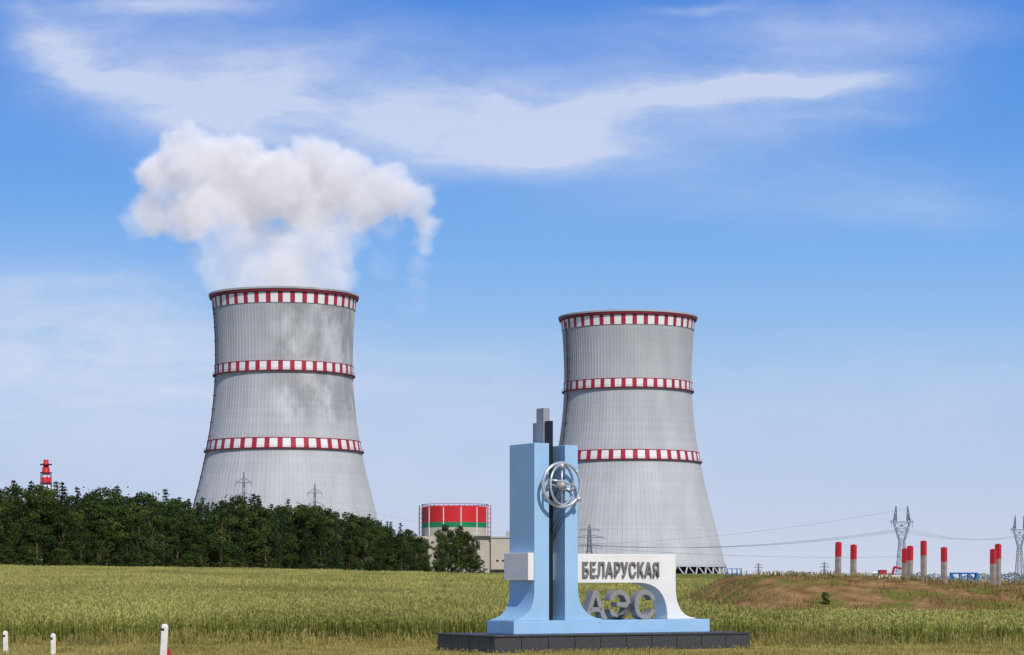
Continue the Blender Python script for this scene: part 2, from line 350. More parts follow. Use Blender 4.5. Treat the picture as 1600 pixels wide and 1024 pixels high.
def tower(loc,ladder_ang,plume_shade):
    conc=concrete(plume_shade)
    e=empty('cooling_tower',loc)
    nr_=120; sub=6; n=nr_*sub; zs=np.linspace(5,164,56); v=[];f=[]
    th=np.arange(n)/n*2*math.pi; rib=np.where(np.arange(n)%sub==0,0.17,0.0)
    for z in zs:
        r=R(z)+rib; v.append(np.stack([r*np.cos(th),r*np.sin(th),np.full(n,z)],1))
    v=np.concatenate(v); k=len(zs)
    for j in range(k-1):
        for i in range(n): f.append((j*n+i,j*n+(i+1)%n,(j+1)*n+(i+1)%n,(j+1)*n+i))
    mesh('shell',v,f,conc,e)
    b=B(); b.ring([(R(z)-0.9,z) for z in np.linspace(164,60,12)],96,0); b.obj('inner_shell',[conc],e,True)
    b=B(); seg=38
    for (z0,z1) in ((71.8,77.2),(116.8,121.9),(155.6,161.4)):
        for i in range(seg):
            for (a0,a1,mi) in ((i,i+0.6,0),(i+0.6,i+1,1)):
                ks=4
                for q in range(ks):
                    t0=(a0+(a1-a0)*q/ks)/seg*2*math.pi; t1=(a0+(a1-a0)*(q+1)/ks)/seg*2*math.pi
                    P=[]
                    for z in (z0,z1):
                        for t in (t0,t1): P.append(((R(z)+0.42)*math.cos(t),(R(z)+0.42)*math.sin(t),z))
                    b.add(P,[(0,1,3,2)],mi)
    b.obj('striped_band',[whitep,redp],e)
    b=B()
    for z in (71.8,116.8):
        r=R(z); b.ring([(r+0.2,z-0.7),(r+1.5,z-0.7),(r+1.5,z-0.1),(r+0.2,z-0.1)],160,0,True)
        for hh in (0.55,1.1):
            b.ring([(r+1.4,z+hh-.04),(r+1.5,z+hh-.04),(r+1.5,z+hh+.04),(r+1.4,z+hh+.04)],120,0,True)
    r=R(161.4); b.ring([(r+0.2,161.5),(r+1.6,161.8),(r+1.8,163.2),(r+0.2,163.2)],160,0,True)
    b.obj('gallery',[darkred],e)
    b=B(); r=R(164); b.ring([(r-1.2,163.3),(r+1.9,163.3),(r+1.9,164.4),(r-1.2,164.4)],160,0,True)
    for (z0,z1) in ((77.25,77.7),(121.95,122.3)):
        b.ring([(R(z0)+.2,z0),(R(z0)+.6,z0),(R(z0)+.6,z1),(R(z0)+.2,z1)],160,1,True)
    b.obj('rim_lip',[conc,redp],e)
    b=B(); la=ladder_ang
    def P(z,off,rad): 
        r=R(z)+rad; t=la+off/r; return (r*math.cos(t),r*math.sin(t),z)
    zz=np.arange(8,163,4.0)
    for i in range(len(zz)-1):
        for off in (-0.7,0.7): b.bar(P(zz[i],off,1.2),P(zz[i+1],off,1.2),0.16)
        b.bar(P(zz[i],-0.7,1.2),P(zz[i+1],0.7,1.2),0.12)
        if i%2==0:
            b.bar(P(zz[i],-1.3,1.3),P(zz[i],1.3,1.3),0.35)
            b.bar(P(zz[i],0,0),P(zz[i],0,1.8),0.2)
    b.obj('ladder',[rustm],e)
    b=B(); nc=48
    for i in range(nc):
        t=i/nc*2*math.pi
        for s in (-1,1):
            t2=t+s*math.pi/nc
            b.bar((64.6*math.cos(t),64.6*math.sin(t),-1),((R(5)-.3)*math.cos(t2),(R(5)-.3)*math.sin(t2),5.6),0.5,0,6)
    b.ring([(66,-4),(66,0.4),(65.4,0.4),(65.4,-4)],96,0)
    r=R(5); b.ring([(r-.9,4.7),(r+.9,4.7),(r+.7,6.4),(r-.9,6.4)],160,0,True)
    b.obj('columns',[conc],e)
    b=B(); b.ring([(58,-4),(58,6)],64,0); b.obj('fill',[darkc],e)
    return e
TR=W(981,898,1455); TLd=1352
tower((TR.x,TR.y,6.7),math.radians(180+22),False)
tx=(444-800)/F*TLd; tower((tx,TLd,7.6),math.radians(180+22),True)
# ---------------------------------------------------------------- steam plume (volume)
pb=[(290,245,44,1),(250,272,40,1),(236,325,34,.8),(330,262,56,1),(300,305,54,1),(285,335,42,.6),(380,258,46,1),(385,305,58,1),(435,285,52,1),(492,252,40,1),(475,305,56,1),
(540,278,48,1),(560,315,48,.9),(603,295,40,1),(628,305,38,.9),(652,315,30,.9),(662,348,24,.8),(664,380,18,.5),
(395,370,52,.38),(350,370,44,.28),(348,425,38,.24),(500,350,50,.5),(505,395,50,.36),(440,400,60,.38),(400,420,55,.34),(500,430,50,.34),(365,440,36,.3),(525,435,36,.26),(440,452,84,.30),
(222,345,32,.28),(330,345,46,.55),(655,412,18,.14),(648,448,18,.11),(640,482,14,.09),(605,355,26,.15),(595,405,28,.05),(545,385,32,.2),(322,400,32,.12)]
mpp=TLd/F; pts=[];den=[]
for (px,py,r,dn) in pb:
    Rm=r*mpp; c=np.array(W(px,py,TLd)); 
    if r>24: c[1]+=rng.uniform(-14,14)
    core=max(Rm-5.5,0.6); n=int(max(6,4.19*core**3/20)); d=rng.normal(size=(n,3)); d/=np.linalg.norm(d,axis=1)[:,None]
    q=c+d*(core*rng.random(n)**(1/3))[:,None]
    if dn==.30 and r==84: q=q[(q[:,2]>W(0,462,TLd).z)]
    pts.append(q); den+= [dn]*len(q)
pts=np.concatenate(pts); den=np.array(den)
pme=bpy.data.meshes.new('steam_plume'); pme.from_pydata(pts.tolist(),[],[]); fattr(pme,'dens',den)
plume=link(bpy.data.objects.new('steam_plume',pme))
vm_=bpy.data.materials.new('steam'); vm_.use_nodes=True; nt=vm_.node_tree; nt.nodes.clear(); N=nt.nodes.new; K=nt.links.new
at=N('ShaderNodeAttribute'); at.attribute_name='density'
sig=N('ShaderNodeMath'); sig.operation='MULTIPLY'; sig.inputs[1].default_value=0.12; K(at.outputs['Fac'],sig.inputs[0])
sc=N('ShaderNodeVolumeScatter'); sc.inputs['Color'].default_value=(1,.98,.97,1); sc.inputs['Anisotropy'].default_value=-0.3; K(sig.outputs[0],sc.inputs['Density'])
em=N('ShaderNodeEmission'); em.inputs['Color'].default_value=(0.97,0.93,0.98,1); es=N('ShaderNodeMath'); es.operation='MULTIPLY'; es.inputs[1].default_value=0.30; K(sig.outputs[0],es.inputs[0]); K(es.outputs[0],em.inputs['Strength'])  # added glow in the steam, stands in for multiply scattered light
ad=N('ShaderNodeAddShader'); K(sc.outputs[0],ad.inputs[0]); K(em.outputs[0],ad.inputs[1]); ou=N('ShaderNodeOutputMaterial'); K(ad.outputs[0],ou.inputs['Volume'])
ng=bpy.data.node_groups.new('steam_volume','GeometryNodeTree')
ng.interface.new_socket('Geometry',in_out='INPUT',socket_type='NodeSocketGeometry'); ng.interface.new_socket('Geometry',in_out='OUTPUT',socket_type='NodeSocketGeometry')
N=ng.nodes.new; K=ng.links.new
gi=N('NodeGroupInput'); go=N('NodeGroupOutput'); vc=N('GeometryNodeVolumeCube')
mn=W(150,500,TLd); mx=W(740,160,TLd)
vc.inputs['Min'].default_value=(mn.x,TLd-52,mn.z); vc.inputs['Max'].default_value=(mx.x,TLd+52,mx.z)
vc.inputs['Resolution X'].default_value=250; vc.inputs['Resolution Y'].default_value=100; vc.inputs['Resolution Z'].default_value=145
pos=N('GeometryNodeInputPosition')
def gnoise(scale,det,off,rough=.55):
    ad=N('ShaderNodeVectorMath'); ad.operation='ADD'; K(pos.outputs[0],ad.inputs[0]); ad.inputs[1].default_value=off
    n=N('ShaderNodeTexNoise'); n.inputs['Scale'].default_value=scale; n.inputs['Detail'].default_value=det; n.inputs['Roughness'].default_value=rough
    K(ad.outputs[0],n.inputs['Vector']); return n
n1=gnoise(0.05,6,(3,7,11),.62)
sb=N('ShaderNodeVectorMath'); sb.operation='SUBTRACT'; K(n1.outputs['Color'],sb.inputs[0]); sb.inputs[1].default_value=(.5,.5,.5)
s2=N('ShaderNodeVectorMath'); s2.operation='SCALE'; K(sb.outputs[0],s2.inputs[0]); s2.inputs['Scale'].default_value=29
wp=N('ShaderNodeVectorMath'); wp.operation='ADD'; K(pos.outputs[0],wp.inputs[0]); K(s2.outputs[0],wp.inputs[1])
pr=N('GeometryNodeProximity'); pr.target_element='POINTS'; K(gi.outputs[0],pr.inputs[0]); K(wp.outputs[0],pr.inputs['Sample Position'])
sn=N('GeometryNodeSampleNearest'); sn.domain='POINT'; K(gi.outputs[0],sn.inputs['Geometry']); K(wp.outputs[0],sn.inputs['Sample Position'])
na_=N('GeometryNodeInputNamedAttribute'); na_.data_type='FLOAT'; na_.inputs['Name'].default_value='dens'
si=N('GeometryNodeSampleIndex'); si.data_type='FLOAT'; si.domain='POINT'; K(gi.outputs[0],si.inputs['Geometry']); K(na_.outputs['Attribute'],si.inputs['Value']); K(sn.outputs[0],si.inputs['Index'])
mr=N('ShaderNodeMapRange'); mr.interpolation_type='SMOOTHERSTEP'; mr.inputs['From Min'].default_value=9.0; mr.inputs['From Max'].default_value=2.5; mr.inputs['To Min'].default_value=0; mr.inputs['To Max'].default_value=1
K(pr.outputs['Distance'],mr.inputs['Value'])
n2=gnoise(0.045,5,(31,2,5)); m2=N('ShaderNodeMapRange'); m2.inputs['From Min'].default_value=.35; m2.inputs['From Max'].default_value=.65; m2.inputs['To Min'].default_value=.3; m2.inputs['To Max'].default_value=1.3; K(n2.outputs['Fac'],m2.inputs['Value'])
a1=N('ShaderNodeMath'); a1.operation='MULTIPLY'; K(mr.outputs[0],a1.inputs[0]); K(si.outputs[0],a1.inputs[1])
a2=N('ShaderNodeMath'); a2.operation='MULTIPLY'; K(a1.outputs[0],a2.inputs[0]); K(m2.outputs[0],a2.inputs[1])
K(a2.outputs[0],vc.inputs['Density'])
stm=N('GeometryNodeSetMaterial'); stm.inputs['Material'].default_value=vm_; K(vc.outputs[0],stm.inputs['Geometry']); K(stm.outputs[0],go.inputs[0])
md=plume.modifiers.new('steam','NODES'); md.node_group=ng
pme.materials.append(vm_)
# ---------------------------------------------------------------- reactor building
d=1500; s=d/F
c=W(711,910,d); e=empty('reactor_building',(c.x,c.y,0))
redb=mat('red_cladding',(0.60,0.025,0.03),0.5,.06,.2); grb=mat('green_cladding',(0.01,0.22,0.09),0.5); beige=mat('beige_cladding',(0.50,0.45,0.38),0.7,.08,.1); greyb=mat('grey_cladding',(0.42,0.42,0.40),0.7,.05,.1)
zt=lambda py,dd=d: CZ+(HY-py)/F*dd
b=B(); r=52*s
b.ring([(r,zt(817)),(r,zt(794)),(r-1,zt(792.5)),(r*.7,zt(791)),(0.1,zt(790))],96,0)
b.ring([(r+.1,zt(825)),(r+.1,zt(817)),(r,zt(817))],96,1); b.ring([(r,0),(r,zt(825))],96,2)
for k in range(12):
    t=2*math.pi*k/12+.2; b.bar((math.cos(t)*(r+.15),math.sin(t)*(r+.15),zt(838)),(math.cos(t)*(r+.15),math.sin(t)*(r+.15),zt(794)),.35,3)
b.obj('containment',[redb,grb,beige,whitep],e,False)
b=B()
for k in range(40):
    t=2*math.pi*k/40; b.bar((math.cos(t)*r,math.sin(t)*r,zt(793)),(math.cos(t)*r,math.sin(t)*r,zt(793)+1.8),.12,0)
b.ring([(r-.1,zt(793)+1.6),(r+.1,zt(793)+1.6),(r+.1,zt(793)+1.9),(r-.1,zt(793)+1.9)],60,0,True)
for sx in (-1,1):
    for oy in (-3,0,3):
        b.bar((sx*(r+1.6),oy,10),(sx*(r+1.6),oy,zt(790)),.22,1)
    for z in np.arange(14,zt(791),3): b.bar((sx*(r+1.6),-3,z),(sx*(r+1.6),3,z),.18,1); b.bar((sx*(r+.2),-3,z),(sx*(r+1.8),-3,z),.18,1)
b.obj('stair_and_railing',[darkred,redp],e)
b=B()
def bx(p0,p1,py,dy0,dy1,mi): b.box((p0-711)*s,(p1-711)*s,dy0,dy1,0,zt(py,d+dy0),mi)
bx(640,690,838,-34,-10,0); bx(690,742,848,-40,-22,1); bx(742,768,838,-42,-12,0); bx(768,815,841,-44,-6,0); bx(790,830,830,-5,10,1)
for (p0,p1,py) in ((742,768,838),(768,815,841)):
    b.box((p0-711)*s-.3,(p1-711)*s+.3,-44.6,-6,zt(py,d-42),zt(py,d-42)+.9,1)
for i in range(3):
    x0=(776+i*9-711)*s; b.box(x0,x0+1.6,-44.12,-44.0,15,16.2,2)
b.box(24,36,-44.15,-44.0,8,10,2)
b.obj('annex',[beige,greyb,darkc],e)
# ---------------------------------------------------------------- ventilation stack
c=W(72,765,1500); e=empty('ventilation_stack',(c.x,c.y,0)); b=B()
for (p0,p1,r,mi) in ((800,756,3.0,1),(756,746,3.0,0),(746,740,2.7,1),(740,731,2.5,0),(731,727,1.9,0),(727,718.5,1.7,0)):
    b.ring([(r,zt(p0)),(r,zt(p1)),(0.05,zt(p1)+.01)],20,mi)
for p in (740,756,727): b.ring([(2.6,zt(p)),(3.9,zt(p)),(3.9,zt(p)+.8),(2.6,zt(p)+.8)],20,2,True)
for k in range(4):
    t=k*math.pi/2+.4; b.bar((5*math.cos(t),5*math.sin(t),8),(3.3*math.cos(t),3.3*math.sin(t),zt(741)),.3,2)
b.obj('stack',[redb,whitep,darkred],e,True)
# ---------------------------------------------------------------- pylons
steel=mat('galvanised_steel',(0.24,0.26,0.30),0.6); 
def pylon(px,top,d,base,kind='cat',t=0.2,width=8):
    g=W(px,base,d); h=(base-top)/F*d; e=empty('transmission_pylon',(g.x,g.y,g.z),math.radians(12)); b=B()
    def seg(z0,z1,w0,w1,dd0,dd1,cx0=0,cx1=0,n=3):
        for k in range(n):
            a0=z0+(z1-z0)*k/n; a1=z0+(z1-z0)*(k+1)/n
            def C(zz):
                q=(zz-z0)/(z1-z0) if z1!=z0 else 0; w=w0+(w1-w0)*q; dd=dd0+(dd1-dd0)*q; cx=cx0+(cx1-cx0)*q
                return [(cx-w,-dd,zz),(cx+w,-dd,zz),(cx+w,dd,zz),(cx-w,dd,zz)]
            A=C(a0);Bq=C(a1)
            for i in range(4):
                b.bar(A[i],Bq[i],t); b.bar(A[i],Bq[(i+1)%4],t*.6); b.bar(A[(i+1)%4],Bq[i],t*.6); b.bar(Bq[i],Bq[(i+1)%4],t*.6)
    if kind=='cat':
        w=width/2
        seg(0,h*.55,w*.62,w*.26,w*.55,w*.24,n=6)
        seg(h*.55,h*.80,w*.26,w*.92,w*.24,w*.24,n=3)
        seg(h*.80,h,w*.16,w*.03,w*.15,w*.02,-w*.78,-w*.66,n=2); seg(h*.80,h,w*.16,w*.03,w*.15,w*.02,w*.78,w*.66,n=2)
        for y in (-w*.2,w*.2): b.bar((-w*1.3,y,h*.80),(w*1.3,y,h*.80),t); b.bar((-w*1.3,y,h*.80),(-w*.7,y,h*.86),t*.7); b.bar((w*1.3,y,h*.80),(w*.7,y,h*.86),t*.7)
        for x in (-w*1.2,0,w*1.2): b.bar((x,0,h*.80),(x,0,h*.73),t*.8)
    else:
        w=width/2; seg(0,h*.55,w*.8,w*.22,w*.8,w*.22,n=5); seg(h*.55,h*.92,w*.22,w*.14,w*.22,w*.14,n=4); seg(h*.92,h,w*.14,w*.02,w*.14,w*.02,n=1)
        for z,a_ in ((h*.6,1.5),(h*.76,1.9),(h*.9,1.3)):
            for y in (-w*.15,w*.15):
                b.bar((-w*a_,0,z),(0,y,z),t); b.bar((w*a_,0,z),(0,y,z),t); b.bar((-w*a_,0,z),(0,y,z+h*.05),t*.7); b.bar((w*a_,0,z),(0,y,z+h*.05),t*.7)
            for sg in (-1,1): b.bar((sg*w*a_,0,z),(sg*w*a_,0,z-h*.04),t*.8)
    b.obj('lattice',[steel],e); return e
pylon(1409,791,1050,915,'cat',0.15,8.5); pylon(1593,806,1150,915,'cat',0.15,7)
pylon(381,738,900,900,'x',0.15,4.8); pylon(492,756,1000,900,'x',0.15,4.8); pylon(921,820,1100,903,'x',0.17,8)
pylon(1288,878,2200,912,'x',0.22,5); pylon(1185,880,2300,910,'x',0.22,5)
pl=empty('power_lines'); b=B()
def wire(p,q,sag,t=0.06,n=14):
    p=Vector(p);q=Vector(q); prev=p
    for i in range(1,n+1):
        u=i/n; c=p.lerp(q,u); c.z-=sag*4*u*(1-u); b.bar(prev,c,t,0,3); prev=c
for dx in (-14,0,14):
    wire(W(1409+dx,828,1050),W(921+dx,852,1100),4); wire(W(1409+dx,828,1050),W(1593+dx*.8,838,1150),3); wire(W(1593+dx,838,1150),W(2000,850,1300),4)
wire(W(1415,795,1050),W(921,850,1100),3,.05); wire(W(1412,870,1300),W(921,856,1100),2,.08)
wire(W(921,834,1100),W(492,775,1000),6,.03); 
b.obj('wires',[steel],pl)
# ---------------------------------------------------------------- marker posts on the mound
pale=mat('weathered_post_paint',(0.33,0.28,0.24),0.7,.3,3); redpost=mat('red_post_paint',(0.52,0.025,0.03),0.5,.1,2)
for px,top in ((1309,847),(1333,851),(1413,857),(1421,853),(1443,845),(1475,855),(1551,858),(1559,850)):
    d=111+rng.uniform(-2,3); x=(px-800)/F*d; g=float(H(x,d))-.15; zt_=CZ+(HY-top)/F*d
    b=B(); w=.112; zr=zt_-23/F*d-g; hh=zt_-g
    b.box(-w,w,-w,w,0,zr,0); b.box(-w-.004,w+.004,-w-.004,w+.004,zr,hh-.03,1); b.add([(-w,-w,hh-.03),(w,-w,hh-.03),(w,w,hh-.03),(-w,w,hh-.03),(0,0,hh+.02)],[(0,1,4),(1,2,4),(2,3,4),(3,0,4)],1)
    o=b.obj('marker_post',[pale,redpost],None,loc=(x,d,g)); o.rotation_euler=(rng.uniform(-.02,.02),rng.uniform(-.02,.02),math.radians(50))
bluem=mat('blue_steel_paint',(0.05,0.20,0.50),0.5)
def trestle(px,top,d,wpx):
    c=W(px,top,d); g=float(H(c.x,d)); h=c.z-g; w=wpx/F*d/2; b=B()
    for y in (-.6,.6):
        b.bar((-w,y*.5,h),(w,y*.5,h),.06)
        b.bar((-w,y,h*.66),(w,y,h*.66),.05)
        for x in (-w,-w*.3,w*.4,w): b.bar((x*.9,y*.5,h),(x*1.05+.1,y*1.3,0),.06); b.bar((x,y*.5,h),(x*.7,y,h*.66),.04)
    for x in (-w,w): b.bar((x,-.6,h*.66),(x,.6,h*.66),.05); b.bar((x,-.3,h),(x,.3,h),.05)
    b.obj('blue_trestle',[bluem],None,loc=(c.x,d,g))
trestle(1506,896,170,42); trestle(1147,889,420,24)
def machine(px,top,d,w):
    c=W(px,top,d); g=float(H(c.x,d)); h=c.z-g; b=B()
    b.box(-w,w,-w*.4,w*.4,h*.35,h*.62,0); b.box(-w*.9,-w*.35,-w*.35,w*.35,h*.62,h*.86,1); b.bar((w*.1,0,h*.62),(w*.25,0,h),.09*w,1); b.bar((w*.25,0,h),(w*1.5,0,h*.8),.08*w,1)
    b.bar((-w*1.4,0,h*.7),(-w*.9,0,h*.7),.1*w,0)
    for x in (-w*.7,-.1*w,w*.6):
        for y in (-w*.45,w*.3):
            b.bar((x,y,h*.18),(x,y+w*.15,h*.18),h*.18,2,14)
    b.obj('mobile_crane',[whitep,redp,darkc],None,loc=(c.x,d,g))
machine(1392,886,600,3.6)
c=W(1357,905,190); b=B(); g=float(H(c.x,190)); hh=c.z-g
b.box(-.9,.9,-.8,.8,.5,hh-.05,0); b.box(.95,1.4,-.7,.7,.5,hh*.8,0)
for x in (-.6,.2,1.1):
    b.bar((x,-.85,.35),(x,-.6,.35),.35,1,14); b.bar((x,.6,.35),(x,.85,.35),.35,1,14)
b.obj('small_truck',[mat('dark_blue_paint',(0.04,0.06,0.12),.4),darkc],None,loc=(c.x,190,g))
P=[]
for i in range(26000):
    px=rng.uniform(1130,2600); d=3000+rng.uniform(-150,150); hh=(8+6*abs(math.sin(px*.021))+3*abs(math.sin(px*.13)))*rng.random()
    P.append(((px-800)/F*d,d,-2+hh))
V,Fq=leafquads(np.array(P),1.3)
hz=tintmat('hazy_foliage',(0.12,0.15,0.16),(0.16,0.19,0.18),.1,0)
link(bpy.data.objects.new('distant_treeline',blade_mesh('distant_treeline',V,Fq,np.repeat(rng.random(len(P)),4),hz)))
# ---------------------------------------------------------------- monument
TH=math.radians(30); ct,st=math.cos(TH),math.sin(TH); y0=60.0; x0=(835-800)/F*y0
mon=empty('monument_sign',(x0,y0,0),TH)
def SA(px,w=0.0):
    u=(px-800)/F; ox=x0-w*st; oy=y0+w*ct
    return (u*oy-ox)/(ct-u*st)
def ZA(py,s_=0.0,w=0.0): return CZ+(HY-py)/F*(y0+s_*st+w*ct)
bl=mat('light_blue_paint',(0.33,0.54,0.77),0.45,0.06,1.2,bump=.06); wh=mat('white_plaster',(0.78,0.76,0.74),0.6,.06,1.5,bump=.12)
zP=ZA(991); zQ=ZA(970); zT=ZA(692); D=1.32
def curve(p0,p1,cx,cz,n=9):
    return [((1-t)**2*p0[0]+2*t*(1-t)*cx+t*t*p1[0],(1-t)**2*p0[1]+2*t*(1-t)*cz+t*t*p1[1]) for t in np.linspace(0,1,n)]
sl1=SA(858); flz=ZA(928)
b=B()
b.poly([(0,zT),]+curve((0,flz),(-0.58,zQ+.02),-0.04,zQ+.10)+[(-0.60,zQ),(sl1,zQ),(sl1,zT)],0,D)
o=b.obj('left_pillar',[bl],mon); bevel(o,.012)
r0=SA(883); r1=SA(903); r2=SA(941)
b=B(); b.poly([(r0,ZA(694)),(r0,zQ),(r2,zQ),]+curve((r2,zQ+.03),(r1,ZA(918,r1)),r1+.04,zQ+.08)+[(r1,ZA(694))],0.001,D-.001)
o=b.obj('right_pillar',[bl],mon); bevel(o,.012)
sE=SA(1107)
b=B(); b.poly([(-.66,zP),(sE,zP),(sE,zQ-.003),(-.66,zQ-.003)],-.06,D+.06)
o=b.obj('plinth',[bl],mon); bevel(o,.015)
gr_=bpy.data.materials.new('dark_granite'); gr_.use_nodes=True; nt=gr_.node_tree; bs=nt.nodes['Principled BSDF']; bs.inputs['Roughness'].default_value=.5
tc=nt.nodes.new('ShaderNodeTexCoord'); n=nt.nodes.new('ShaderNodeTexNoise'); n.inputs['Scale'].default_value=30; n.inputs['Detail'].default_value=3; nt.links.new(tc.outputs['Object'],n.inputs['Vector'])
r=nt.nodes.new('ShaderNodeValToRGB'); r.color_ramp.elements[0].position=.35; r.color_ramp.elements[1].position=.7; r.color_ramp.elements[0].color=(.016,.016,.017,1); r.color_ramp.elements[1].color=(.10,.10,.105,1)
nt.links.new(n.outputs['Fac'],r.inputs['Fac']); nt.links.new(r.outputs[0],bs.inputs['Base Color'])
pL=SA(773,-.9); pR=SA(1172,-.9)
b=B(); k=0; nx=10
for i in range(nx):
    a0=pL+(pR-pL)*i/nx; a1=pL+(pR-pL)*(i+1)/nx
    b.box(a0+.008,a1-.008,-.9,-.7,-.1,zP-.05)
ny=5
for i in range(ny):
    a0=-.695+(D+1.6)*i/ny; a1=-.695+(D+1.6)*(i+1)/ny
    b.box(pL,pL+.2,a0+.008,a1-.008,-.1,zP-.05); b.box(pR-.2,pR,a0+.008,a1-.008,-.1,zP-.05)
b.box(pL+.21,pR-.21,-.69,D+.9,-.1,zP-.06)
b.box(pL-.03,pR+.03,-.93,D+.95,zP-.045,zP)
o=b.obj('granite_pedestal',[gr_],mon); bevel(o,.006,1)
b=B(); zb0=ZA(907); zb1=ZA(864)
b.box(-.18,-.002,.02,D-.02,zb0,zb1); b.box(sl1+.002,r0-.002,.62,D-.1,zb0,zb1)
o=b.obj('white_beam',[wh],mon); bevel(o,.01)
finl=mat('brushed_steel_fin',(0.38,0.39,0.41),0.45,.1,2,metal=.3); find=mat('black_fin',(0.015,0.015,0.018),0.4)
b=B()
b.box(SA(857.5,.35),SA(864,.35),.35,.55,zQ,ZA(655),1)
b.box(SA(848,.62),SA(857.5,.62),.58,.60+.02,zQ,ZA(634),0); b.box(SA(848,.62)-.0,SA(848,.62)+.03,.622,.95,zQ,ZA(634),0)
b.box(SA(840,.97),SA(853,.97),.96,1.0,zQ,ZA(656),0); b.box(SA(840,.97),SA(840,.97)+.03,1.002,1.22,zQ,ZA(656),0)
o=b.obj('metal_fins',[finl,find],mon)
w0,w1=.30,.92
a=lambda px: SA(px,w0); za=lambda py,px=980: ZA(py,SA(px,w0),w0)
top=za(866)
pts=[(r1+.002,top),(a(1056),top)]+curve((a(1056),za(922)),(a(1086),zQ+.03),a(1058),zQ+.07)+[(a(1087),zQ),(a(1043),zQ)]+curve((a(1043),zQ+.12),(a(998),za(911)),a(1040),za(911))+[(r1+.002,za(911))]
b=B(); b.poly(pts,w0,w1); o=b.obj('white_wall',[wh],mon); bevel(o,.012)
def text(body,name,s0,s1,z0,z1,wf,depth,m,e_):
    """raised lettering; weight is built up from staggered copies of each glyph"""
    cu=bpy.data.curves.new('t','FONT'); cu.body=body; cu.size=1; cu.extrude=.5; cu.space_character=1.12; cu.resolution_u=6
    to=bpy.data.objects.new('t',cu); scene.collection.objects.link(to); dg=bpy.context.evaluated_depsgraph_get(); dg.update()
    me=bpy.data.meshes.new_from_object(to.evaluated_get(dg)); bpy.data.objects.remove(to)
    co=np.empty(len(me.vertices)*3); me.vertices.foreach_get('co',co); co=co.reshape(-1,3)
    mnn=co.min(0); mxx=co.max(0); q=(co-mnn)/(mxx-mnn); fs=[tuple(p.vertices) for p in me.polygons]
    b=B()
    for i,(ex,ez) in enumerate(((0,0),(-e_,0),(e_,0),(0,e_),(0,-e_),(-e_*.7,e_*.7),(e_*.7,e_*.7),(-e_*.7,-e_*.7),(e_*.7,-e_*.7))):
        dd=.0012*i
        nc=np.stack([s0+e_+q[:,0]*(s1-s0-2*e_)+ex, wf+dd+(depth-2*dd)*(1-q[:,2]), z0+e_+q[:,1]*(z1-z0-2*e_)+ez],1)
        b.add(nc.tolist(),fs)
    return b.obj(name,[m],mon)
lg=mat('letter_metal',(0.23,0.22,0.215),.4,.08,3,metal=.2); lg2=mat('letter_metal_large',(0.30,0.295,0.29),.45,.08,3,metal=.15)
text('БЕЛАРУСКАЯ','lettering_upper',SA(911,w0-.06),SA(1030,w0-.06),za(902.5),za(878),w0-.07,.07,lg,.008)
text('АЭС','lettering_lower',SA(914,.15),SA(1024,.15),zQ+.0,za(922),.15,.30,lg2,.022)
ecx=SA(878,-.3); ecz=ZA(758,ecx,-.3); er=.58
silver=mat('silver_emblem',(0.55,0.57,0.60),.3,.04,3,metal=.45)
def torus(b,R_,r,M,n=48,k=10,sx=1,sy=1):
    v=[];f=[]
    for i in range(n):
        t=2*math.pi*i/n
        for j in range(k):
            p=2*math.pi*j/k; v.append(M@Vector(((R_*sx+r*math.cos(p))*math.cos(t),(R_*sy+r*math.cos(p))*math.sin(t),r*math.sin(p))))
    for i in range(n):
        for j in range(k): f.append((i*k+j,((i+1)%n)*k+j,((i+1)%n)*k+(j+1)%k,i*k+(j+1)%k))
    b.add(v,f)
def ball(b,c,r,n=20,k=12):
    v=[];f=[]
    for j in range(k+1):
        p=math.pi*j/k
        for i in range(n): t=2*math.pi*i/n; v.append((c[0]+r*math.sin(p)*math.cos(t),c[1]+r*math.sin(p)*math.sin(t),c[2]+r*math.cos(p)))
    for j in range(k):
        for i in range(n): f.append((j*n+i,j*n+(i+1)%n,(j+1)*n+(i+1)%n,(j+1)*n+i))
    b.add(v,f)
b=B(); T0=Matrix.Translation((ecx,-.3,ecz)); RX=Matrix.Rotation(math.radians(90),4,'X')
torus(b,er,.045,T0@RX)
torus(b,er*.90,.032,T0@Matrix.Rotation(math.radians(24),4,'Z')@RX)
torus(b,er*.86,.028,T0@Matrix.Rotation(math.radians(10),4,'Y')@Matrix.Rotation(math.radians(-8),4,'X')@Matrix.Rotation(math.radians(20),4,'Z'),sx=1,sy=.5)
ball(b,(ecx,-.3,ecz),.145); ball(b,(ecx-.02,-.33,ecz+.5),.075); ball(b,(ecx+.50,-.32,ecz-.36),.08); ball(b,(ecx+.46,-.3,ecz+.36),.055)
b.bar((ecx,-.3,ecz),(ecx,0.02,ecz),.035,0,10)
b.bar((ecx,-.3,ecz-er),(ecx,-.3,ecz+er),.02,0,8)
b.obj('atom_emblem',[silver],mon,True)
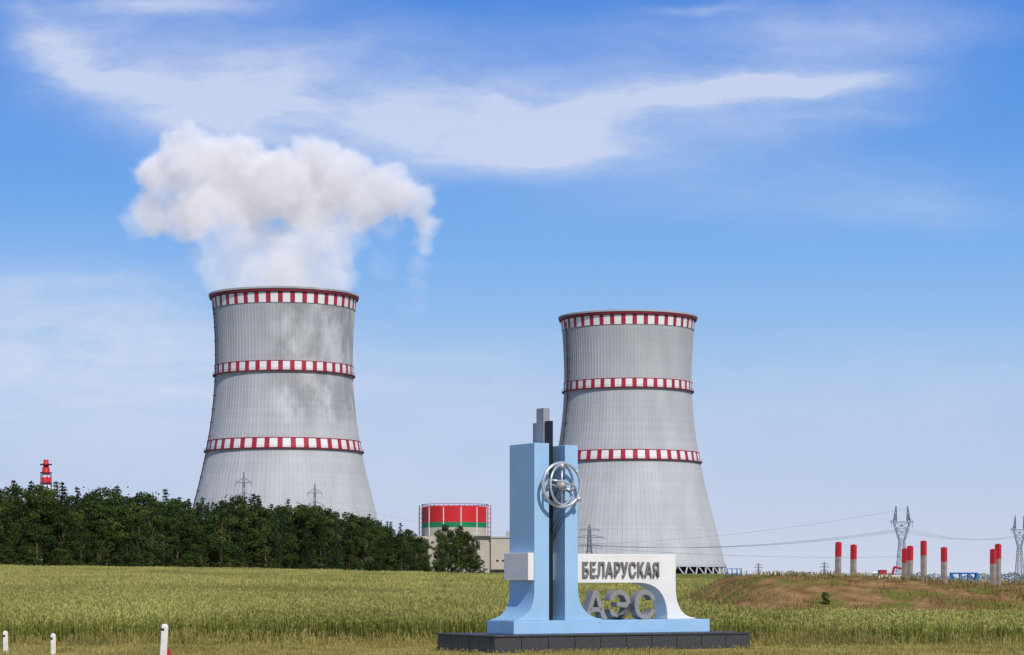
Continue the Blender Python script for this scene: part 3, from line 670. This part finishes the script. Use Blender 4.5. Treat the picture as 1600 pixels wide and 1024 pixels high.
# ---------------------------------------------------------------- roadside bollards
bw=mat('bollard_white',(0.70,0.68,0.62),.6,.12,6); bk=mat('bollard_black',(0.03,0.03,0.03),.6)
def bollard(px,top,d,w,lean):
    c=W(px,top,d); g=float(H(c.x,d)); h=c.z-g; b=B()
    b.box(-w,w,-w,w,-.1,h-.04,0); b.add([(-w,-w,h-.04),(w,-w,h-.04),(w,w,h-.04),(-w,w,h-.04),(-w*.5,-w*.5,h),(w*.5,-w*.5,h),(w*.5,w*.5,h),(-w*.5,w*.5,h)],[(0,1,5,4),(1,2,6,5),(2,3,7,6),(3,0,4,7),(4,5,6,7)],0)
    b.box(-w-.003,-w*.2,-w-.003,w*.5,h-.16,h-.10,1)
    o=b.obj('bollard',[bw,bk],None,loc=(c.x,d,g)); o.rotation_euler=(0,lean,.3)
bollard(254,975,52,.075,.06); bollard(83,990,57,.06,0); bollard(9,986,58,.06,-.02)
b=B(); b.box(-.05,.05,-.05,.05,0,.12); b.box(-.03,.03,-.03,.03,.12,.2); c=W(264,1018,55); b.obj('red_marker_stub',[redpost],None,loc=(c.x,55,0))
# ---------------------------------------------------------------- world
w=bpy.data.worlds.new('World'); scene.world=w; w.use_nodes=True; nt=w.node_tree; nt.nodes.clear(); N=nt.nodes.new; K=nt.links.new
AZ=math.radians(157); EL=math.radians(43)
def M(op,a_,b_=None,c_=None,clamp=False):
    n=N('ShaderNodeMath'); n.operation=op; n.use_clamp=clamp
    for i,x in enumerate((a_,b_,c_)):
        if x is None: continue
        if isinstance(x,(int,float)): n.inputs[i].default_value=x
        else: K(x,n.inputs[i])
    return n.outputs[0]
tc=N('ShaderNodeTexCoord'); sx=N('ShaderNodeSeparateXYZ'); K(tc.outputs['Generated'],sx.inputs[0])
X,Y,Z=sx.outputs
hor=M('SQRT',M('ADD',M('MULTIPLY',X,X),M('MULTIPLY',Y,Y))); te=M('DIVIDE',Z,M('MAXIMUM',hor,0.001))
py=M('SUBTRACT',HY,M('MULTIPLY',te,F))
fac=M('DIVIDE',M('SUBTRACT',HY,py),1100.0,clamp=True)
rp=N('ShaderNodeValToRGB'); K(fac,rp.inputs['Fac']); cr=rp.color_ramp
stops=[(910,(206,213,230)),(800,(193,206,231)),(680,(178,200,233)),(540,(154,192,235)),(400,(127,178,237)),(250,(105,161,231)),(100,(84,145,226)),(-150,(62,124,216))]
while len(cr.elements)>1: cr.elements.remove(cr.elements[-1])
for i,(p,c) in enumerate(stops):
    e=cr.elements[0] if i==0 else cr.elements.new((HY-p)/1100.0)
    e.position=(HY-p)/1100.0; e.color=L(*c)
sky=N('ShaderNodeTexSky'); sky.sky_type='NISHITA'; sky.sun_disc=False; sky.sun_elevation=EL; sky.sun_rotation=AZ
S=N('ShaderNodeVectorMath'); S.operation='SCALE'; S.inputs['Scale'].default_value=10; K(rp.outputs[0],S.inputs[0])
Ys=M('MAXIMUM',Y,0.02); PXn=M('ADD',M('MULTIPLY',M('DIVIDE',X,Ys),F),800.0); PYn=M('SUBTRACT',HY,M('MULTIPLY',M('DIVIDE',Z,Ys),F))
cb=N('ShaderNodeCombineXYZ'); K(PXn,cb.inputs[0]); K(PYn,cb.inputs[1])
def wn(vec,scale,det,sc3=(1,1,1),loc=(0,0,0),rough=.6):
    mp=N('ShaderNodeMapping'); mp.inputs['Scale'].default_value=sc3; mp.inputs['Location'].default_value=loc; K(vec,mp.inputs[0])
    n=N('ShaderNodeTexNoise'); n.inputs['Scale'].default_value=scale; n.inputs['Detail'].default_value=det; n.inputs['Roughness'].default_value=rough; K(mp.outputs[0],n.inputs['Vector']); return n
n=wn(cb.outputs[0],0.007,6,(.6,1.4,1))
a_=N('ShaderNodeVectorMath'); a_.operation='SUBTRACT'; K(n.outputs['Color'],a_.inputs[0]); a_.inputs[1].default_value=(.5,.5,.5)
b_=N('ShaderNodeVectorMath'); b_.operation='MULTIPLY'; K(a_.outputs[0],b_.inputs[0]); b_.inputs[1].default_value=(170,80,0)
wv=N('ShaderNodeVectorMath'); wv.operation='ADD'; K(cb.outputs[0],wv.inputs[0]); K(b_.outputs[0],wv.inputs[1]); wv=wv.outputs[0]
blobs=[(85,75,60,26,42,.40),(190,130,120,34,28,.42),(330,160,180,50,14,.36),(480,190,220,46,3,.40),(300,80,260,70,8,.24),(600,120,240,60,2,.24),
(860,155,280,34,-2,.36),(1210,133,125,13,-1,.85),(1060,145,180,20,-3,.36),(840,232,130,26,2,.55),(790,188,44,28,0,.42),(905,205,65,26,10,.32),(700,220,160,40,0,.22),
(1290,188,120,26,-6,.34),(1040,185,160,28,5,.24),(1120,275,280,45,2,.18),(230,6,180,14,-2,.45),(1180,55,260,46,-4,.24),(1090,10,60,7,0,.3),(1380,75,160,46,-5,.18),
(90,480,200,60,2,.32),(60,600,300,70,0,.40),(230,550,260,60,4,.25),(1400,610,330,60,0,.16),(700,590,240,50,0,.18),(640,700,500,70,0,.2),(1450,330,120,20,0,.14),(100,440,160,12,2,.2)]
tot=None
for (cx,cy,rx,ry,rot,am) in blobs:
    mp=N('ShaderNodeMapping'); mp.vector_type='TEXTURE'; mp.inputs['Location'].default_value=(cx,cy,0); mp.inputs['Rotation'].default_value=(0,0,math.radians(rot)); mp.inputs['Scale'].default_value=(rx*1.15,ry*1.3,1)
    K(wv,mp.inputs[0]); dt=N('ShaderNodeVectorMath'); dt.operation='DOT_PRODUCT'; K(mp.outputs[0],dt.inputs[0]); K(mp.outputs[0],dt.inputs[1])
    g=M('MULTIPLY',M('EXPONENT',M('MULTIPLY',dt.outputs['Value'],-1.0)),am); tot=g if tot is None else M('ADD',tot,g)
st1=wn(wv,0.011,8,(.35,1.5,1),(40,9,0),.60).outputs['Fac']; st2=wn(wv,0.005,5,(.7,1.2,1),(400,90,0)).outputs['Fac']
mod=M('ADD',M('MULTIPLY',M('SUBTRACT',st1,.5),1.9),M('MULTIPLY',M('SUBTRACT',st2,.5),1.8)); mod=M('MAXIMUM',M('ADD',mod,1.0),0.15)
ca=M('MULTIPLY',M('MULTIPLY',tot,mod),1.0,clamp=True)
ca=M('MULTIPLY',ca,M('GREATER_THAN',Y,0.1)); ca=M('MINIMUM',ca,.74)
mc=N('ShaderNodeMix'); mc.data_type='RGBA'; K(ca,mc.inputs[0]); K(S.outputs[0],mc.inputs[6]); mc.inputs[7].default_value=tuple(10*x for x in L(220,226,243)[:3])+(1,)
bf=M('DIVIDE',M('SUBTRACT',te,.32),.5,clamp=True)
mm=N('ShaderNodeMix'); mm.data_type='RGBA'; K(bf,mm.inputs[0]); K(mc.outputs[2],mm.inputs[6]); K(sky.outputs[0],mm.inputs[7])
bg=N('ShaderNodeBackground'); bg.inputs['Strength'].default_value=0.1; K(mm.outputs[2],bg.inputs['Color']); wo=N('ShaderNodeOutputWorld'); K(bg.outputs[0],wo.inputs['Surface'])
# ---------------------------------------------------------------- sun, camera
sd=bpy.data.lights.new('sun','SUN'); sd.energy=3.3; sd.angle=math.radians(.5); sd.color=(1,.955,.88)
so=link(bpy.data.objects.new('sun',sd)); Sv=Vector((math.sin(AZ)*math.cos(EL),math.cos(AZ)*math.cos(EL),math.sin(EL))); so.rotation_euler=(-Sv).to_track_quat('-Z','Y').to_euler(); so.location=(60,-60,80)
cd=bpy.data.cameras.new('camera'); cam=link(bpy.data.objects.new('camera',cd)); cam.location=(0,0,CZ); cam.rotation_euler=(math.radians(90),0,0)
cd.lens=80; cd.sensor_width=36; cd.sensor_fit='HORIZONTAL'; cd.shift_y=(HY-512)/1600; cd.clip_end=30000; cd.clip_start=.5
scene.camera=cam
scene.view_settings.view_transform='Standard'; scene.view_settings.look='None'; scene.view_settings.exposure=0; scene.view_settings.gamma=1
